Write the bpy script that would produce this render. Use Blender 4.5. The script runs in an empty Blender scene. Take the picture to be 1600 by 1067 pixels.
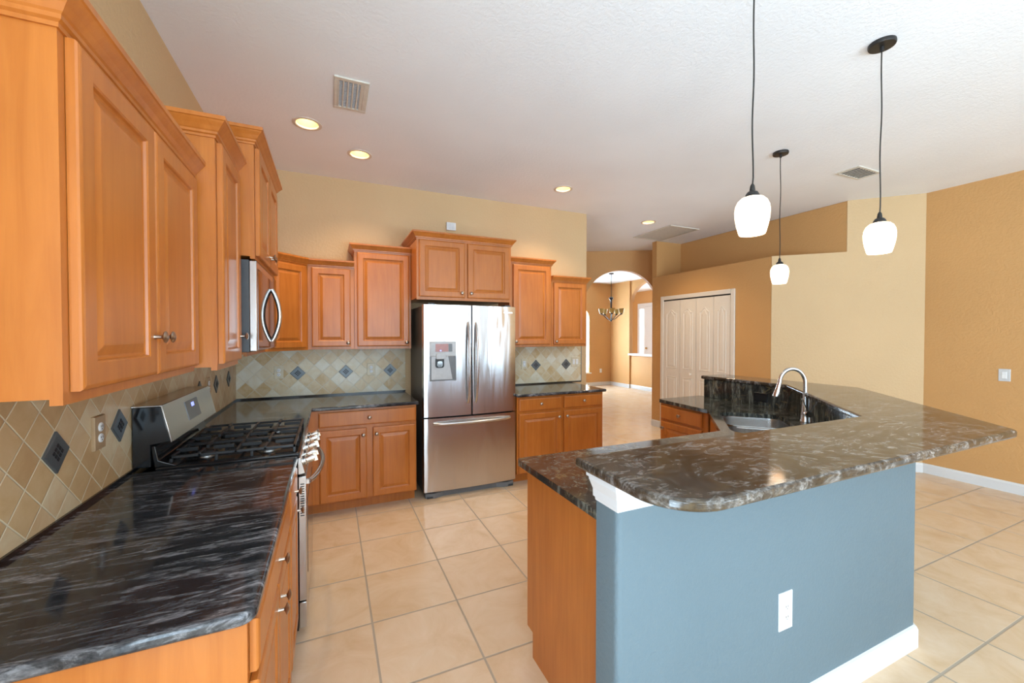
import bpy, bmesh, math, random
from mathutils import Vector, Matrix
random.seed(7)
R = math.radians
S = bpy.context.scene
COL = S.collection

# ------------------------------------------------------------------ camera
cam = bpy.data.cameras.new('camera'); camo = bpy.data.objects.new('camera', cam); COL.objects.link(camo)
camo.location = (0, 0, 1.505)
camo.rotation_euler = (R(90 - 0.894), 0, R(-24.012))
cam.sensor_width = 36; cam.lens = 636.3 * 36 / 1600; cam.clip_start = 0.02; cam.clip_end = 100
S.camera = camo

# ------------------------------------------------------------------ world, daylight, exposure
w = bpy.data.worlds.new('world'); S.world = w; w.use_nodes = True
nt = w.node_tree; nt.nodes.clear()
bg = nt.nodes.new('ShaderNodeBackground'); out = nt.nodes.new('ShaderNodeOutputWorld')
bg.inputs[0].default_value = (0.80, 0.90, 1.0, 1); bg.inputs[1].default_value = 3.0
nt.links.new(bg.outputs[0], out.inputs[0])
S.view_settings.view_transform = 'Standard'; S.view_settings.look = 'None'
S.view_settings.gamma = 1; S.view_settings.use_curve_mapping = False
S.view_settings.exposure = 0.30

def area(name, loc, rot, sx, sy, power, col):
    l = bpy.data.lights.new(name, 'AREA'); l.shape = 'RECTANGLE'; l.size = sx; l.size_y = sy
    l.energy = power; l.color = col
    o = bpy.data.objects.new(name, l); COL.objects.link(o); o.location = loc; o.rotation_euler = rot
    return o
DAY = (0.56, 0.80, 1.0)
# daylight through the glazing behind the camera; the side light and the upward fills are added
area('daylight_sliding_door', (.90, -4.07, 1.30), (R(90), 0, 0), 1.9, 2.2, 54, DAY)
area('daylight_fixed_pane', (2.775, -4.07, 1.30), (R(90), 0, 0), 1.05, 2.2, 36, DAY)
area('daylight_narrow_pane', (3.90, -4.07, 1.30), (R(90), 0, 0), .40, 2.2, 14, DAY)
area('daylight_rear_window', (5.20, -4.07, 1.55), (R(90), 0, 0), 1.0, 1.5, 20, DAY)
area('added_side_light', (-0.84, -1.35, 1.25), (R(90), 0, R(-90)), 2.5, 2.2, 110, DAY)  # added light from the left, brightens the island end face
area('ceiling_fill_rear', (3.4, -6.3, .02), (R(180), 0, 0), 5.0, 4.0, 1350, DAY)  # added upward lamp outside the rear glass, brightens the near ceiling
area('ceiling_fill_side', (-2.8, -1.35, .02), (R(180), 0, 0), 3.4, 3.4, 250, DAY)  # added upward lamp outside the side opening, lifts the ceiling on the left
area('daylight_dining_window', (6.2, 10.12, 1.4), (R(-90), 0, 0), 1.5, 1.9, 800, (.62, .82, 1))
area('daylight_foyer', (10.04, 9.2, 1.6), (R(90), 0, R(90)), 1.6, 1.6, 75, (.85, .93, 1))

# ------------------------------------------------------------------ materials
def mat(name):
    m = bpy.data.materials.new(name); m.use_nodes = True
    n = m.node_tree.nodes; b = n['Principled BSDF']
    return m, m.node_tree, b
def L(t, a, b): t.links.new(a, b)
def N(t, k, **kw):
    n = t.nodes.new(k)
    for a, v in kw.items(): setattr(n, a, v)
    return n
def coords(t, scale=(1, 1, 1), rot=(0, 0, 0), loc=(0, 0, 0), kind='Object'):
    tc = N(t, 'ShaderNodeTexCoord'); mp = N(t, 'ShaderNodeMapping')
    mp.inputs['Scale'].default_value = scale; mp.inputs['Rotation'].default_value = rot; mp.inputs['Location'].default_value = loc
    L(t, tc.outputs[kind], mp.inputs[0]); return mp.outputs[0]
def noise(t, vec, scale, detail=3, rough=.5, dist=0):
    n = N(t, 'ShaderNodeTexNoise'); n.inputs['Scale'].default_value = scale; n.inputs['Detail'].default_value = detail
    n.inputs['Roughness'].default_value = rough; n.inputs['Distortion'].default_value = dist
    L(t, vec, n.inputs['Vector']); return n.outputs[0]
def ramp(t, fac, stops):
    r = N(t, 'ShaderNodeValToRGB'); e = r.color_ramp.elements
    while len(e) < len(stops): e.new(.5)
    for i, (p, c) in enumerate(stops): e[i].position = p; e[i].color = (*c, 1)
    L(t, fac, r.inputs[0]); return r.outputs[0]
def math_(t, op, a, b=None, c=None):
    n = N(t, 'ShaderNodeMath', operation=op)
    for i, v in enumerate((a, b, c)):
        if v is None: continue
        if isinstance(v, (int, float)): n.inputs[i].default_value = v
        else: L(t, v, n.inputs[i])
    return n.outputs[0]
def mixc(t, f, a, b, blend='MIX'):
    n = N(t, 'ShaderNodeMix', data_type='RGBA', blend_type=blend)
    if isinstance(f, (int, float)): n.inputs[0].default_value = f
    else: L(t, f, n.inputs[0])
    for i, v in ((6, a), (7, b)):
        if isinstance(v, tuple): n.inputs[i].default_value = (*v, 1)
        else: L(t, v, n.inputs[i])
    return n.outputs[2]
def bump(t, b, h, strength, dist=.01):
    n = N(t, 'ShaderNodeBump'); n.inputs['Strength'].default_value = strength; n.inputs['Distance'].default_value = dist
    L(t, h, n.inputs['Height']); L(t, n.outputs[0], b.inputs['Normal'])
def simple(name, col, rough=.5, metal=0, var=0.06, vs=30, bmp=0, spec=.5, coat=0):
    m, t, b = mat(name)
    v = coords(t); n = noise(t, v, vs, 3)
    lo = tuple(c * (1 - var) for c in col); hi = tuple(min(1, c * (1 + var)) for c in col)
    L(t, ramp(t, n, [(.3, lo), (.7, hi)]), b.inputs['Base Color'])
    b.inputs['Roughness'].default_value = rough; b.inputs['Metallic'].default_value = metal
    b.inputs['Specular IOR Level'].default_value = spec; b.inputs['Coat Weight'].default_value = coat
    if bmp: bump(t, b, n, bmp, .004)
    return m
def painted(name, col, scale=45, strength=.35):
    m, t, b = mat(name)
    v = coords(t); n1 = noise(t, v, scale, 4, .55); n2 = noise(t, v, 1.3, 2)
    L(t, ramp(t, n2, [(.3, tuple(c * .97 for c in col)), (.7, tuple(min(1, c * 1.03) for c in col))]), b.inputs['Base Color'])
    b.inputs['Roughness'].default_value = .62
    r = ramp(t, n1, [(.42, (0, 0, 0)), (.58, (1, 1, 1))]); bump(t, b, r, strength, .003)
    return m
M = {}
M['wall'] = painted('wall_paint_lit', (0.61, 0.42, 0.225))  # lighter tone of one wall paint, window light put into the colour
M['wall_shaded'] = painted('wall_paint_shaded', (0.60, 0.325, 0.12))  # darker tone of the same paint, weaker light put into the colour
M['ceiling'] = painted('ceiling_paint', (0.86, 0.875, 0.90), 55, .25)
M['blue'] = painted('blue_wall_paint', (0.118, 0.165, 0.190), 70, .2)
M['white'] = simple('white_trim_paint', (0.70, 0.70, 0.70), .4, var=.01)
M['doorwhite'] = simple('door_paint', (0.76, 0.70, 0.62), .42, var=.01)
M['steel'] = None
def wood():
    m, t, b = mat('maple_wood')
    v = coords(t, (14, 14, 1.1)); n = noise(t, v, 2.2, 5, .6, .6)
    v2 = coords(t, (1.6, 1.6, .9)); n2 = noise(t, v2, 2.5, 3, .5)
    c1 = ramp(t, n, [(.25, (0.45, 0.130, 0.018)), (.75, (0.57, 0.188, 0.034))])
    c2 = ramp(t, n2, [(.3, (0.82, 0.80, 0.78)), (.7, (1.0, 1.0, 1.0))])
    L(t, mixc(t, 1.0, c1, c2, 'MULTIPLY'), b.inputs['Base Color'])
    b.inputs['Roughness'].default_value = .30; b.inputs['Specular IOR Level'].default_value = .45
    b.inputs['Coat Weight'].default_value = .08; b.inputs['Coat Roughness'].default_value = .2
    return m
M['wood'] = wood()
def granite(name, scale, rot, base1, base2, vein, w1=.52, w2=.60, dist=1.2, sc=2.6, gold=None):
    m, t, b = mat(name)
    v = coords(t, scale, (0, 0, rot))
    warp = noise(t, v, sc, 9, .62, dist)
    warp2 = noise(t, v, sc * 3.3, 6, .7, dist * .6)
    fine = noise(t, coords(t), 160, 2)
    mask = noise(t, coords(t, (1, 1, 1), (0, 0, 0), (3, 1, 0)), 2.2, 3)
    a = ramp(t, warp, [(w1 - .10, (0, 0, 0)), (w1, (.30, .30, .30)), (w1 + .04, (1, 1, 1)), (w2 + .03, (.25, .25, .25)), (w2 + .10, (.6, .6, .6))])
    c = ramp(t, warp2, [(.44, (0, 0, 0)), (.60, (1, 1, 1))])
    f = math_(t, 'MULTIPLY', a, math_(t, 'ADD', math_(t, 'MULTIPLY', c, .85), .15))
    f = math_(t, 'MULTIPLY', f, math_(t, 'ADD', math_(t, 'MULTIPLY', ramp(t, mask, [(.30, (0, 0, 0)), (.55, (1, 1, 1))]), .6), .4))
    bc = ramp(t, fine, [(.35, base1), (.65, base2)])
    col = mixc(t, f, bc, vein)
    if gold:
        g = noise(t, coords(t, (1.5, 1.5, 1.5), (0, 0, rot)), 9, 6, .7, 1.5)
        gf = ramp(t, g, [(.54, (0, 0, 0)), (.66, (.55, .55, .55))]); col = mixc(t, gf, col, gold)
    L(t, col, b.inputs['Base Color'])
    b.inputs['Roughness'].default_value = .09; b.inputs['Specular IOR Level'].default_value = .45
    return m
M['granite'] = granite('black_granite', (1.6, 8.5, 3), R(-14), (0.010, 0.011, 0.013), (0.024, 0.026, 0.030), (0.30, 0.30, 0.32))
M['granite_bar'] = granite('black_granite_swirled', (1.3, 2.6, 2), R(24), (0.026, 0.017, 0.010), (0.044, 0.028, 0.015), (0.32, 0.30, 0.28), .49, .555, 2.6, 2.4, (0.10, 0.065, 0.03))  # brown base carries the warm wall reflection; gold veins belong to the stone
M['granite_splash'] = granite('black_granite_streaked', (3.5, 3.5, .8), 0, (0.014, 0.014, 0.013), (0.026, 0.026, 0.024), (0.24, 0.25, 0.21), .50, .58, 1.2, 3.0, (0.24, 0.18, 0.08))
def steel(name, col, rough, wav=.0):
    m, t, b = mat(name)
    b.inputs['Metallic'].default_value = 1; 
    v = coords(t, (90, 90, .6)); n = noise(t, v, 4, 3)
    L(t, ramp(t, n, [(.3, tuple(c * .93 for c in col)), (.7, col)]), b.inputs['Base Color'])
    b.inputs['Roughness'].default_value = rough
    if wav:
        n2 = noise(t, coords(t, (5.5, 1, 1.1)), 1.0, 2, .5, .3)
        bump(t, b, n2, wav, .05)
    return m
M['steel'] = steel('brushed_steel', (0.60, 0.585, 0.57), .24)
M['fridge_steel'] = steel('fridge_steel', (0.62, 0.61, 0.61), .20, .16)
b_ = M['fridge_steel'].node_tree.nodes['Principled BSDF']; b_.inputs['Anisotropic'].default_value = .85; b_.inputs['Anisotropic Rotation'].default_value = .25
tg = M['fridge_steel'].node_tree.nodes.new('ShaderNodeTangent'); tg.direction_type = 'RADIAL'; tg.axis = 'Z'; M['fridge_steel'].node_tree.links.new(tg.outputs[0], b_.inputs['Tangent'])
M['chrome'] = steel('polished_steel', (0.75, 0.74, 0.72), .10)
M['nickel'] = steel('bronzed_nickel', (0.42, 0.34, 0.28), .28)
M['bronze'] = simple('dark_bronze', (0.035, 0.032, 0.03), .38, .6)
M['black'] = simple('black_enamel', (0.012, 0.012, 0.013), .12)
M['blackmatte'] = simple('cast_iron', (0.022, 0.023, 0.025), .42)
M['charcoal'] = simple('charcoal_side', (0.05, 0.052, 0.056), .4)
M['darkglass'] = simple('dark_glass', (0.03, 0.018, 0.014), .04, spec=.8)
M['panelgrey'] = simple('grey_panel', (0.16, 0.165, 0.17), .3)
M['lightgrey'] = simple('light_grey_plastic', (0.50, 0.51, 0.52), .3)
M['stoneplate'] = simple('travertine_plate', (0.66, 0.58, 0.42), .4, var=.12, vs=18)
M['stoneplate_tan'] = simple('travertine_plate_tan', (0.42, 0.27, 0.14), .4, var=.15, vs=18)
M['plastic'] = simple('white_plastic', (0.80, 0.80, 0.80), .35)
M['plasticgrey'] = simple('grey_switch', (0.62, 0.62, 0.62), .35)
M['pewter'] = simple('pewter', (0.13, 0.145, 0.155), .38, .5)
M['pewterdark'] = simple('pewter_recess', (0.012, 0.012, 0.014), .5)
M['slot'] = simple('slot_dark', (0.02, 0.02, 0.02), .8)
M['ventdark'] = simple('duct_inside', (0.10, 0.11, 0.13), .8)
M['grille'] = simple('grille_paint', (0.66, 0.61, 0.53), .5)
M['grout'] = simple('grout', (0.6, 0.55, 0.47), .8)
def emis(name, col, s):
    m, t, b = mat(name)
    b.inputs['Base Color'].default_value = (*col, 1)
    b.inputs['Emission Color'].default_value = (*col, 1); b.inputs['Emission Strength'].default_value = s
    return m
M['shade'] = emis('lit_glass_shade', (1.0, 0.79, 0.56), 2.5)
M['bulb'] = emis('lamp_disc', (1.0, 0.84, 0.55), 9)
M['canring'] = simple('can_reflector', (0.85, 0.66, 0.30), .3)
M['canrim'] = simple('can_trim', (0.70, 0.60, 0.50), .5)
M['blueled'] = emis('blue_display_digits', (0.25, 0.3, 1.0), 1.5)
M['amber'] = simple('amber_glass', (0.50, 0.36, 0.12), .3)
M['skypane'] = emis('bright_daylight_pane', (0.90, 0.96, 1.0), 1.6)
M['screen'] = simple('dispenser_screen', (0.45, 0.22, 0.20), .3)
def floor_mat():
    m, t, b = mat('ceramic_floor_tiles')
    tc = N(t, 'ShaderNodeTexCoord'); sp = N(t, 'ShaderNodeSeparateXYZ'); L(t, tc.outputs['Object'], sp.inputs[0])
    def axis(o, off):
        p = math_(t, 'DIVIDE', math_(t, 'SUBTRACT', o, off), .4555)
        fl = math_(t, 'FLOOR', p); fr = math_(t, 'SUBTRACT', p, fl)
        d = math_(t, 'ABSOLUTE', math_(t, 'SUBTRACT', fr, .5))
        return fl, d
    fx, dx = axis(sp.outputs[0], .190); fy, dy = axis(sp.outputs[1], 3.132)
    d = math_(t, 'MAXIMUM', dx, dy)
    g = ramp(t, d, [(.4865, (0, 0, 0)), (.4905, (1, 1, 1))])
    cb = N(t, 'ShaderNodeCombineXYZ'); L(t, fx, cb.inputs[0]); L(t, fy, cb.inputs[1])
    wn = N(t, 'ShaderNodeTexWhiteNoise'); L(t, cb.outputs[0], wn.inputs[0])
    vv = N(t, 'ShaderNodeVectorMath', operation='ADD'); L(t, tc.outputs['Object'], vv.inputs[0])
    sc = N(t, 'ShaderNodeVectorMath', operation='SCALE'); L(t, wn.outputs[1], sc.inputs[0]); sc.inputs[3].default_value = 7
    L(t, sc.outputs[0], vv.inputs[1])
    n = noise(t, vv.outputs[0], 4.5, 6, .62, .8)
    tile = ramp(t, n, [(.28, (0.62, 0.43, 0.26)), (.5, (0.69, 0.51, 0.34)), (.72, (0.74, 0.58, 0.42))])
    tile = mixc(t, math_(t, 'MULTIPLY', wn.outputs[0], .18), tile, (0.62, 0.42, 0.25))
    L(t, mixc(t, g, tile, (0.40, 0.33, 0.25)), b.inputs['Base Color'])
    L(t, math_(t, 'ADD', math_(t, 'MULTIPLY', g, .5), .27), b.inputs['Roughness'])
    b.inputs['Specular IOR Level'].default_value = .4
    bump(t, b, math_(t, 'SUBTRACT', 1.0, g), .5, .002)
    return m
M['floor'] = floor_mat()
def splash_mat(name, side, cols, grout):
    m, t, b = mat(name)
    tc = N(t, 'ShaderNodeTexCoord'); sp = N(t, 'ShaderNodeSeparateXYZ'); L(t, tc.outputs['Object'], sp.inputs[0])
    k = 1 / (math.sqrt(2) * side)
    p = math_(t, 'MULTIPLY', math_(t, 'ADD', sp.outputs[0], sp.outputs[2]), k)
    q = math_(t, 'MULTIPLY', math_(t, 'SUBTRACT', sp.outputs[0], sp.outputs[2]), k)
    ds = []; fl = []
    for a in (p, q):
        a = math_(t, 'ADD', a, .5); f = math_(t, 'FLOOR', a); fl.append(f)
        ds.append(math_(t, 'ABSOLUTE', math_(t, 'SUBTRACT', math_(t, 'SUBTRACT', a, f), .5)))
    g = ramp(t, math_(t, 'MAXIMUM', ds[0], ds[1]), [(.470, (0, 0, 0)), (.485, (1, 1, 1))])
    cb = N(t, 'ShaderNodeCombineXYZ'); L(t, fl[0], cb.inputs[0]); L(t, fl[1], cb.inputs[1])
    wn = N(t, 'ShaderNodeTexWhiteNoise'); L(t, cb.outputs[0], wn.inputs[0])
    vv = N(t, 'ShaderNodeVectorMath', operation='ADD'); L(t, tc.outputs['Object'], vv.inputs[0])
    sc = N(t, 'ShaderNodeVectorMath', operation='SCALE'); L(t, wn.outputs[1], sc.inputs[0]); sc.inputs[3].default_value = 5
    L(t, sc.outputs[0], vv.inputs[1])
    n = noise(t, vv.outputs[0], 11, 5, .6, .7)
    f = math_(t, 'ADD', math_(t, 'MULTIPLY', wn.outputs[0], .62), math_(t, 'MULTIPLY', math_(t, 'SUBTRACT', n, .5), .9))
    tile = ramp(t, math_(t, 'ADD', f, .19), [(.15, cols[0]), (.4, cols[1]), (.62, cols[2]), (.88, cols[3])])
    L(t, mixc(t, g, tile, grout), b.inputs['Base Color'])
    b.inputs['Roughness'].default_value = .38
    bump(t, b, math_(t, 'SUBTRACT', 1.0, g), .6, .002)
    return m
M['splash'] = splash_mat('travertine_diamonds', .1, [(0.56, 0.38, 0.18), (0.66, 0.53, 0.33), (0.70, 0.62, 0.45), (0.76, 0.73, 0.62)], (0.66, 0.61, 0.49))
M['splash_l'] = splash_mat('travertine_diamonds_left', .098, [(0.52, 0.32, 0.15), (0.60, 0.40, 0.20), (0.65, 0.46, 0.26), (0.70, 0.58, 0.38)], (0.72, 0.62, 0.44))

# ------------------------------------------------------------------ mesh helpers
class MB:
    def __init__(s): s.bm = bmesh.new()
    def face(s, pts):
        return s.bm.faces.new([s.bm.verts.new(p) for p in pts])
    def box(s, x0, x1, y0, y1, z0, z1):
        v = [s.bm.verts.new((x, y, z)) for x in (x0, x1) for y in (y0, y1) for z in (z0, z1)]
        for f in ((0, 1, 3, 2), (4, 6, 7, 5), (0, 4, 5, 1), (2, 3, 7, 6), (0, 2, 6, 4), (1, 5, 7, 3)):
            s.bm.faces.new([v[i] for i in f])
        return s
    def prism(s, poly, z0, z1, axis='z'):
        def P(a, b, c): return {'z': (a, b, c), 'x': (c, a, b), 'y': (a, c, b)}[axis]
        lo = [s.bm.verts.new(P(a, b, z0)) for a, b in poly]; hi = [s.bm.verts.new(P(a, b, z1)) for a, b in poly]
        n = len(poly)
        for i in range(n): s.bm.faces.new((lo[i], lo[(i + 1) % n], hi[(i + 1) % n], hi[i]))
        s.bm.faces.new(lo[::-1]); s.bm.faces.new(hi)
        return s
    def rings(s, rings, cap0=True, cap1=True):
        vs = [[s.bm.verts.new(p) for p in r] for r in rings]
        for a, b in zip(vs, vs[1:]):
            n = len(a)
            for i in range(n): s.bm.faces.new((a[i], a[(i + 1) % n], b[(i + 1) % n], b[i]))
        if cap0: s.bm.faces.new(vs[0][::-1])
        if cap1: s.bm.faces.new(vs[-1])
        return s
    def lathe(s, prof, c=(0, 0, 0), axis='z', n=24, cap=True):
        rs = []
        for r, h in prof:
            r = max(r, 1e-4)
            ring = []
            for i in range(n):
                a = 2 * math.pi * i / n; u, v = r * math.cos(a), r * math.sin(a)
                d = {'z': (u, v, h), '-y': (u, -h, v), 'x': (h, u, v), 'y': (u, h, -v)}[axis]
                ring.append((c[0] + d[0], c[1] + d[1], c[2] + d[2]))
            rs.append(ring)
        return s.rings(rs, cap, cap)
    def tube(s, pts, r, n=12, radii=None):
        pts = [Vector(p) for p in pts]; rs = []
        up = None
        for i, p in enumerate(pts):
            t = (pts[min(i + 1, len(pts) - 1)] - pts[max(i - 1, 0)]).normalized()
            if up is None:
                up = t.orthogonal().normalized()
            else:
                up = (up - t * up.dot(t)).normalized()
            sd = t.cross(up); rr = radii[i] if radii else r
            rs.append([p + (up * math.cos(2 * math.pi * k / n) + sd * math.sin(2 * math.pi * k / n)) * rr for k in range(n)])
        return s.rings(rs)
    def sweep(s, path, prof, z=0):
        # path: 2D points, outward on the right-hand side; prof: closed list of (out, up)
        P = [Vector(p) for p in path]; rs = []
        for i, p in enumerate(P):
            ns = []
            if i > 0: d = (P[i] - P[i - 1]).normalized(); ns.append(Vector((d.y, -d.x)))
            if i < len(P) - 1: d = (P[i + 1] - P[i]).normalized(); ns.append(Vector((d.y, -d.x)))
            if len(ns) == 2:
                m = (ns[0] + ns[1]).normalized(); m = m / max(.3, m.dot(ns[0]))
            else: m = ns[0]
            rs.append([(p.x + m.x * o, p.y + m.y * o, z + u) for o, u in prof])
        return s.rings(rs)
    def xform(s, mtx): bmesh.ops.transform(s.bm, matrix=mtx, verts=s.bm.verts); return s
    def build(s, name, m, parent=None, loc=(0, 0, 0), rot=(0, 0, 0), smooth=False, bevel=0, seg=2):
        s.bm.normal_update(); bmesh.ops.recalc_face_normals(s.bm, faces=s.bm.faces)
        me = bpy.data.meshes.new(name); s.bm.to_mesh(me); s.bm.free()
        o = bpy.data.objects.new(name, me); COL.objects.link(o)
        if isinstance(m, (list, tuple)):
            for k in m: me.materials.append(k)
        else: me.materials.append(m)
        o.location = loc; o.rotation_euler = rot
        if parent: o.parent = parent
        if smooth or bevel:
            me.polygons.foreach_set('use_smooth', [True] * len(me.polygons))
            me.set_sharp_from_angle(angle=R(35))
        if bevel:
            md = o.modifiers.new('bevel', 'BEVEL'); md.width = bevel; md.segments = seg; md.limit_method = 'ANGLE'; md.angle_limit = R(40)
            md.harden_normals = False
        return o
def tag(o, label, cat, group=None, kind=None):
    if label: o['label'] = label
    if cat: o['category'] = cat
    if group: o['group'] = group
    if kind: o['kind'] = kind
    return o
def thing(name, loc, rz, label, cat, group=None):
    o = bpy.data.objects.new(name, None); COL.objects.link(o); o.location = loc; o.rotation_euler = (0, 0, rz)
    o.empty_display_size = .1
    return tag(o, label, cat, group)
def struct(o, label=None, cat=None):
    o['kind'] = 'structure'
    if label: o['label'] = label
    if cat: o['category'] = cat
    return o
def rrect(x0, x1, y0, y1, r, n=6):
    pts = []
    for cx, cy, a0 in ((x1 - r, y0 + r, -90), (x1 - r, y1 - r, 0), (x0 + r, y1 - r, 90), (x0 + r, y0 + r, 180)):
        for i in range(n + 1):
            a = R(a0 + 90 * i / n); pts.append((cx + r * math.cos(a), cy + r * math.sin(a)))
    return pts
def round_poly(poly, radii, n=8):
    out = []; m = len(poly)
    for i in range(m):
        r = radii[i]; p = Vector(poly[i])
        if r <= 0: out.append(tuple(p)); continue
        a = (Vector(poly[i - 1]) - p).normalized(); b = (Vector(poly[(i + 1) % m]) - p).normalized()
        ang = a.angle(b); d = r / math.tan(ang / 2); c = p + (a + b).normalized() * (r / math.sin(ang / 2))
        s0 = p + a * d; s1 = p + b * d
        a0 = math.atan2(s0.y - c.y, s0.x - c.x); a1 = math.atan2(s1.y - c.y, s1.x - c.x)
        da = (a1 - a0 + math.pi) % (2 * math.pi) - math.pi
        for k in range(n + 1):
            t = a0 + da * k / n; out.append((c.x + r * math.cos(t), c.y + r * math.sin(t)))
    return out

# ------------------------------------------------------------------ room shell
def loop_obj(outer_, holes, z0, z1, name, m, bevel):
    bm = bmesh.new(); E = []
    for lp in [outer_] + holes:
        vs = [bm.verts.new((x, y, z1)) for x, y in lp]
        for i in range(len(vs)): E.append(bm.edges.new((vs[i], vs[(i + 1) % len(vs)])))
    bmesh.ops.triangle_fill(bm, edges=E, use_beauty=True)
    r = bmesh.ops.extrude_face_region(bm, geom=bm.faces[:])
    bmesh.ops.translate(bm, verts=[v for v in r['geom'] if isinstance(v, bmesh.types.BMVert)], vec=(0, 0, z0 - z1))
    mb = MB(); mb.bm.free(); mb.bm = bm
    return mb.build(name, m, bevel=bevel, seg=2)
ZC = 3.048
CANS = [(-.146, 3.344), (.237, 3.726), (2.252, 3.727), (3.974, 4.345)]
def circ(c, r, n=32): return [(c[0] + r * math.cos(2 * math.pi * k / n), c[1] + r * math.sin(2 * math.pi * k / n)) for k in range(n)]
struct(loop_obj([(-1.0, -4.3), (10.3, -4.3), (10.3, 12.4), (-1.0, 12.4)], [circ(c, .076) for c in CANS], ZC, ZC + .12, 'ceiling', M['ceiling'], 0), 'white textured flat ceiling', 'ceiling')
XL, YB, XR = -0.793, 4.38, 5.93
def slab(name, m, *b, label=None, cat=None):
    return struct(MB().box(*b).build(name, m), label, cat)
slab('floor', M['floor'], -1.0, 10.3, -4.3, 12.4, -.1, 0, label='beige square ceramic tile floor running through kitchen and dining room', cat='floor')

def wall_with_openings(name, m, axis, c0, c1, a0, a1, ops, label):
    # axis 'y': wall plane normal to y, spans a0..a1 in x ; ops = (lo, hi, zlo, zhi)
    mb = MB()
    def B(u0, u1, z0, z1):
        if u1 - u0 < 1e-4 or z1 - z0 < 1e-4: return
        if axis == 'y': mb.box(u0, u1, c0, c1, z0, z1)
        else: mb.box(c0, c1, u0, u1, z0, z1)
    p = a0
    for lo, hi, zl, zh in sorted(ops):
        B(p, lo, 0, ZC); B(lo, hi, 0, zl); B(lo, hi, zh, ZC); p = hi
    B(p, a1, 0, ZC)
    return struct(mb.build(name, m), label, 'wall')
wall_with_openings('wall_left', M['wall'], 'x', XL - .12, XL, -4.2, YB + .12, [(-2.65, -.05, .02, 2.42)], 'cream wall behind the stove and left cabinets')  # opening made for the added side light
slab('wall_back', M['wall'], XL, 2.993, YB, YB + .12, 0, ZC, label='cream wall behind the refrigerator, ending at the dining passage', cat='wall')
wall_with_openings('wall_right', M['wall_shaded'], 'x', XR, XR + .12, -4.2, 2.235, [], 'tan wall at far right with a light switch')
wall_with_openings('wall_rear', M['wall'], 'y', -4.2, -4.08, XL, XR, [(-.1, 1.9, .02, 2.42), (2.2, 3.35, .02, 2.42), (3.68, 4.12, .02, 2.42), (4.65, 5.75, .8, 2.3)], 'cream wall behind the viewpoint')
# rear glazing frames
def window_frame(name, axis, c, lo, hi, zl, zh, mull, label):
    mb = MB(); t = .05
    def B(u0, u1, z0, z1):
        if axis == 'y': mb.box(u0, u1, c - .03, c + .03, z0, z1)
        else: mb.box(c - .03, c + .03, u0, u1, z0, z1)
    B(lo, lo + t, zl, zh); B(hi - t, hi, zl, zh); B(lo + t, hi - t, zh - t, zh); B(lo + t, hi - t, zl, zl + t)
    for u in mull: B(u - .03, u + .03, zl + t, zh - t)
    return struct(mb.build(name, M['white']), label, 'window')
window_frame('window_1', 'y', -4.02, -.1, 1.9, .02, 2.42, [.9], 'white framed sliding glass door on the rear wall')
window_frame('window_2', 'y', -4.02, 2.2, 3.35, .02, 2.42, [2.775], 'white framed fixed glass panes on the rear wall')
window_frame('window_6', 'y', -4.02, 3.68, 4.12, .02, 2.42, [], 'narrow white framed glass pane on the rear wall')
window_frame('window_5', 'y', -4.02, 4.65, 5.75, .8, 2.3, [], 'small white framed rear window')
window_frame('window_3', 'x', -.78, -2.65, -.05, .02, 2.42, [-1.35], 'unseen white framed sliding glass door added on the left wall for side light')  # unseen door, placed for the light it lets in
# pantry block: lower part with plant ledge, upper part set back, stub wall
PX = 4.90
mb = MB(); mb.prism([(PX, 5.26), (PX, 3.247), (XR - .0, 2.235), (XR + .12, 2.235), (XR + .12, 5.26)], 0, 2.462)
mb.prism([(5.43, 5.26), (5.43, 2.727), (XR, 2.235), (XR + .12, 2.235), (XR + .12, 5.26)], 2.462, ZC)
struct(mb.build('wall_pantry', M['wall_shaded'], bevel=.008), 'tan pantry wall with a high plant ledge above the folding doors', 'wall')
# angled face: thin panel in the lit wall tone, its brighter light put into the colour
d = Vector((XR - PX, 2.235 - 3.247, 0)).normalized(); nrm = Vector((d.y, -d.x, 0))
mb = MB(); e = .006
a = Vector((PX, 3.247, 0)); b_ = Vector((XR, 2.235, 0)); c_ = Vector((5.43, 2.727, 0))
if nrm.x > 0: nrm = -nrm
def q(p, k): v = p + nrm * k; return (v.x, v.y)
mb.prism([q(a, 0.0), q(b_, 0.0), q(b_, e), q(a, e)], 0, 2.462)
mb.prism([q(c_, 0.0), q(b_, 0.0), q(b_, e), q(c_, e)], 2.462, ZC)
struct(mb.build('wall_angled', M['wall']), 'pale cream angled wall between the pantry and the right wall', 'wall')
slab('wall_ledge_end', M['wall_shaded'], PX, 5.43, 5.16, 5.26, 2.462, ZC, label='short tan wall closing the left end of the plant ledge', cat='wall')
# arched wall toward the dining room
A0 = Vector((5.50, 5.66)); dirA = Vector((-1.01, .57)).normalized()
nA = Vector((-dirA.y, dirA.x))
if nA.y < 0: nA = -nA
def hit(u):  # distance along the arch wall where an image column crosses it
    f = 636.3; x = (u - 800) / f; yw = R(24.012)
    dd = Vector((x * math.cos(yw) + math.sin(yw), -x * math.sin(yw) + math.cos(yw)))
    # A0 + s*dirA = k*dd
    det = dirA.x * (-dd.y) - (-dd.x) * dirA.y
    return ((-A0.x) * (-dd.y) - (-dd.x) * (-A0.y)) / det
sc_ = 0.985   # arch centre distance along the wall from its right end
LEN = 3.1; SC = .735; RA = .658; ZSP = 2.042
arch = []
arch_poly_w = [(0, 0), (SC - RA, 0)]
for k in range(0, 33):
    t = math.pi - math.pi * k / 32
    arch_poly_w.append((SC + RA * math.cos(t), ZSP + RA * math.sin(t)))
arch_poly_w += [(SC + RA, 0), (LEN, 0), (LEN, ZC), (0, ZC)]
mb = MB()
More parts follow.
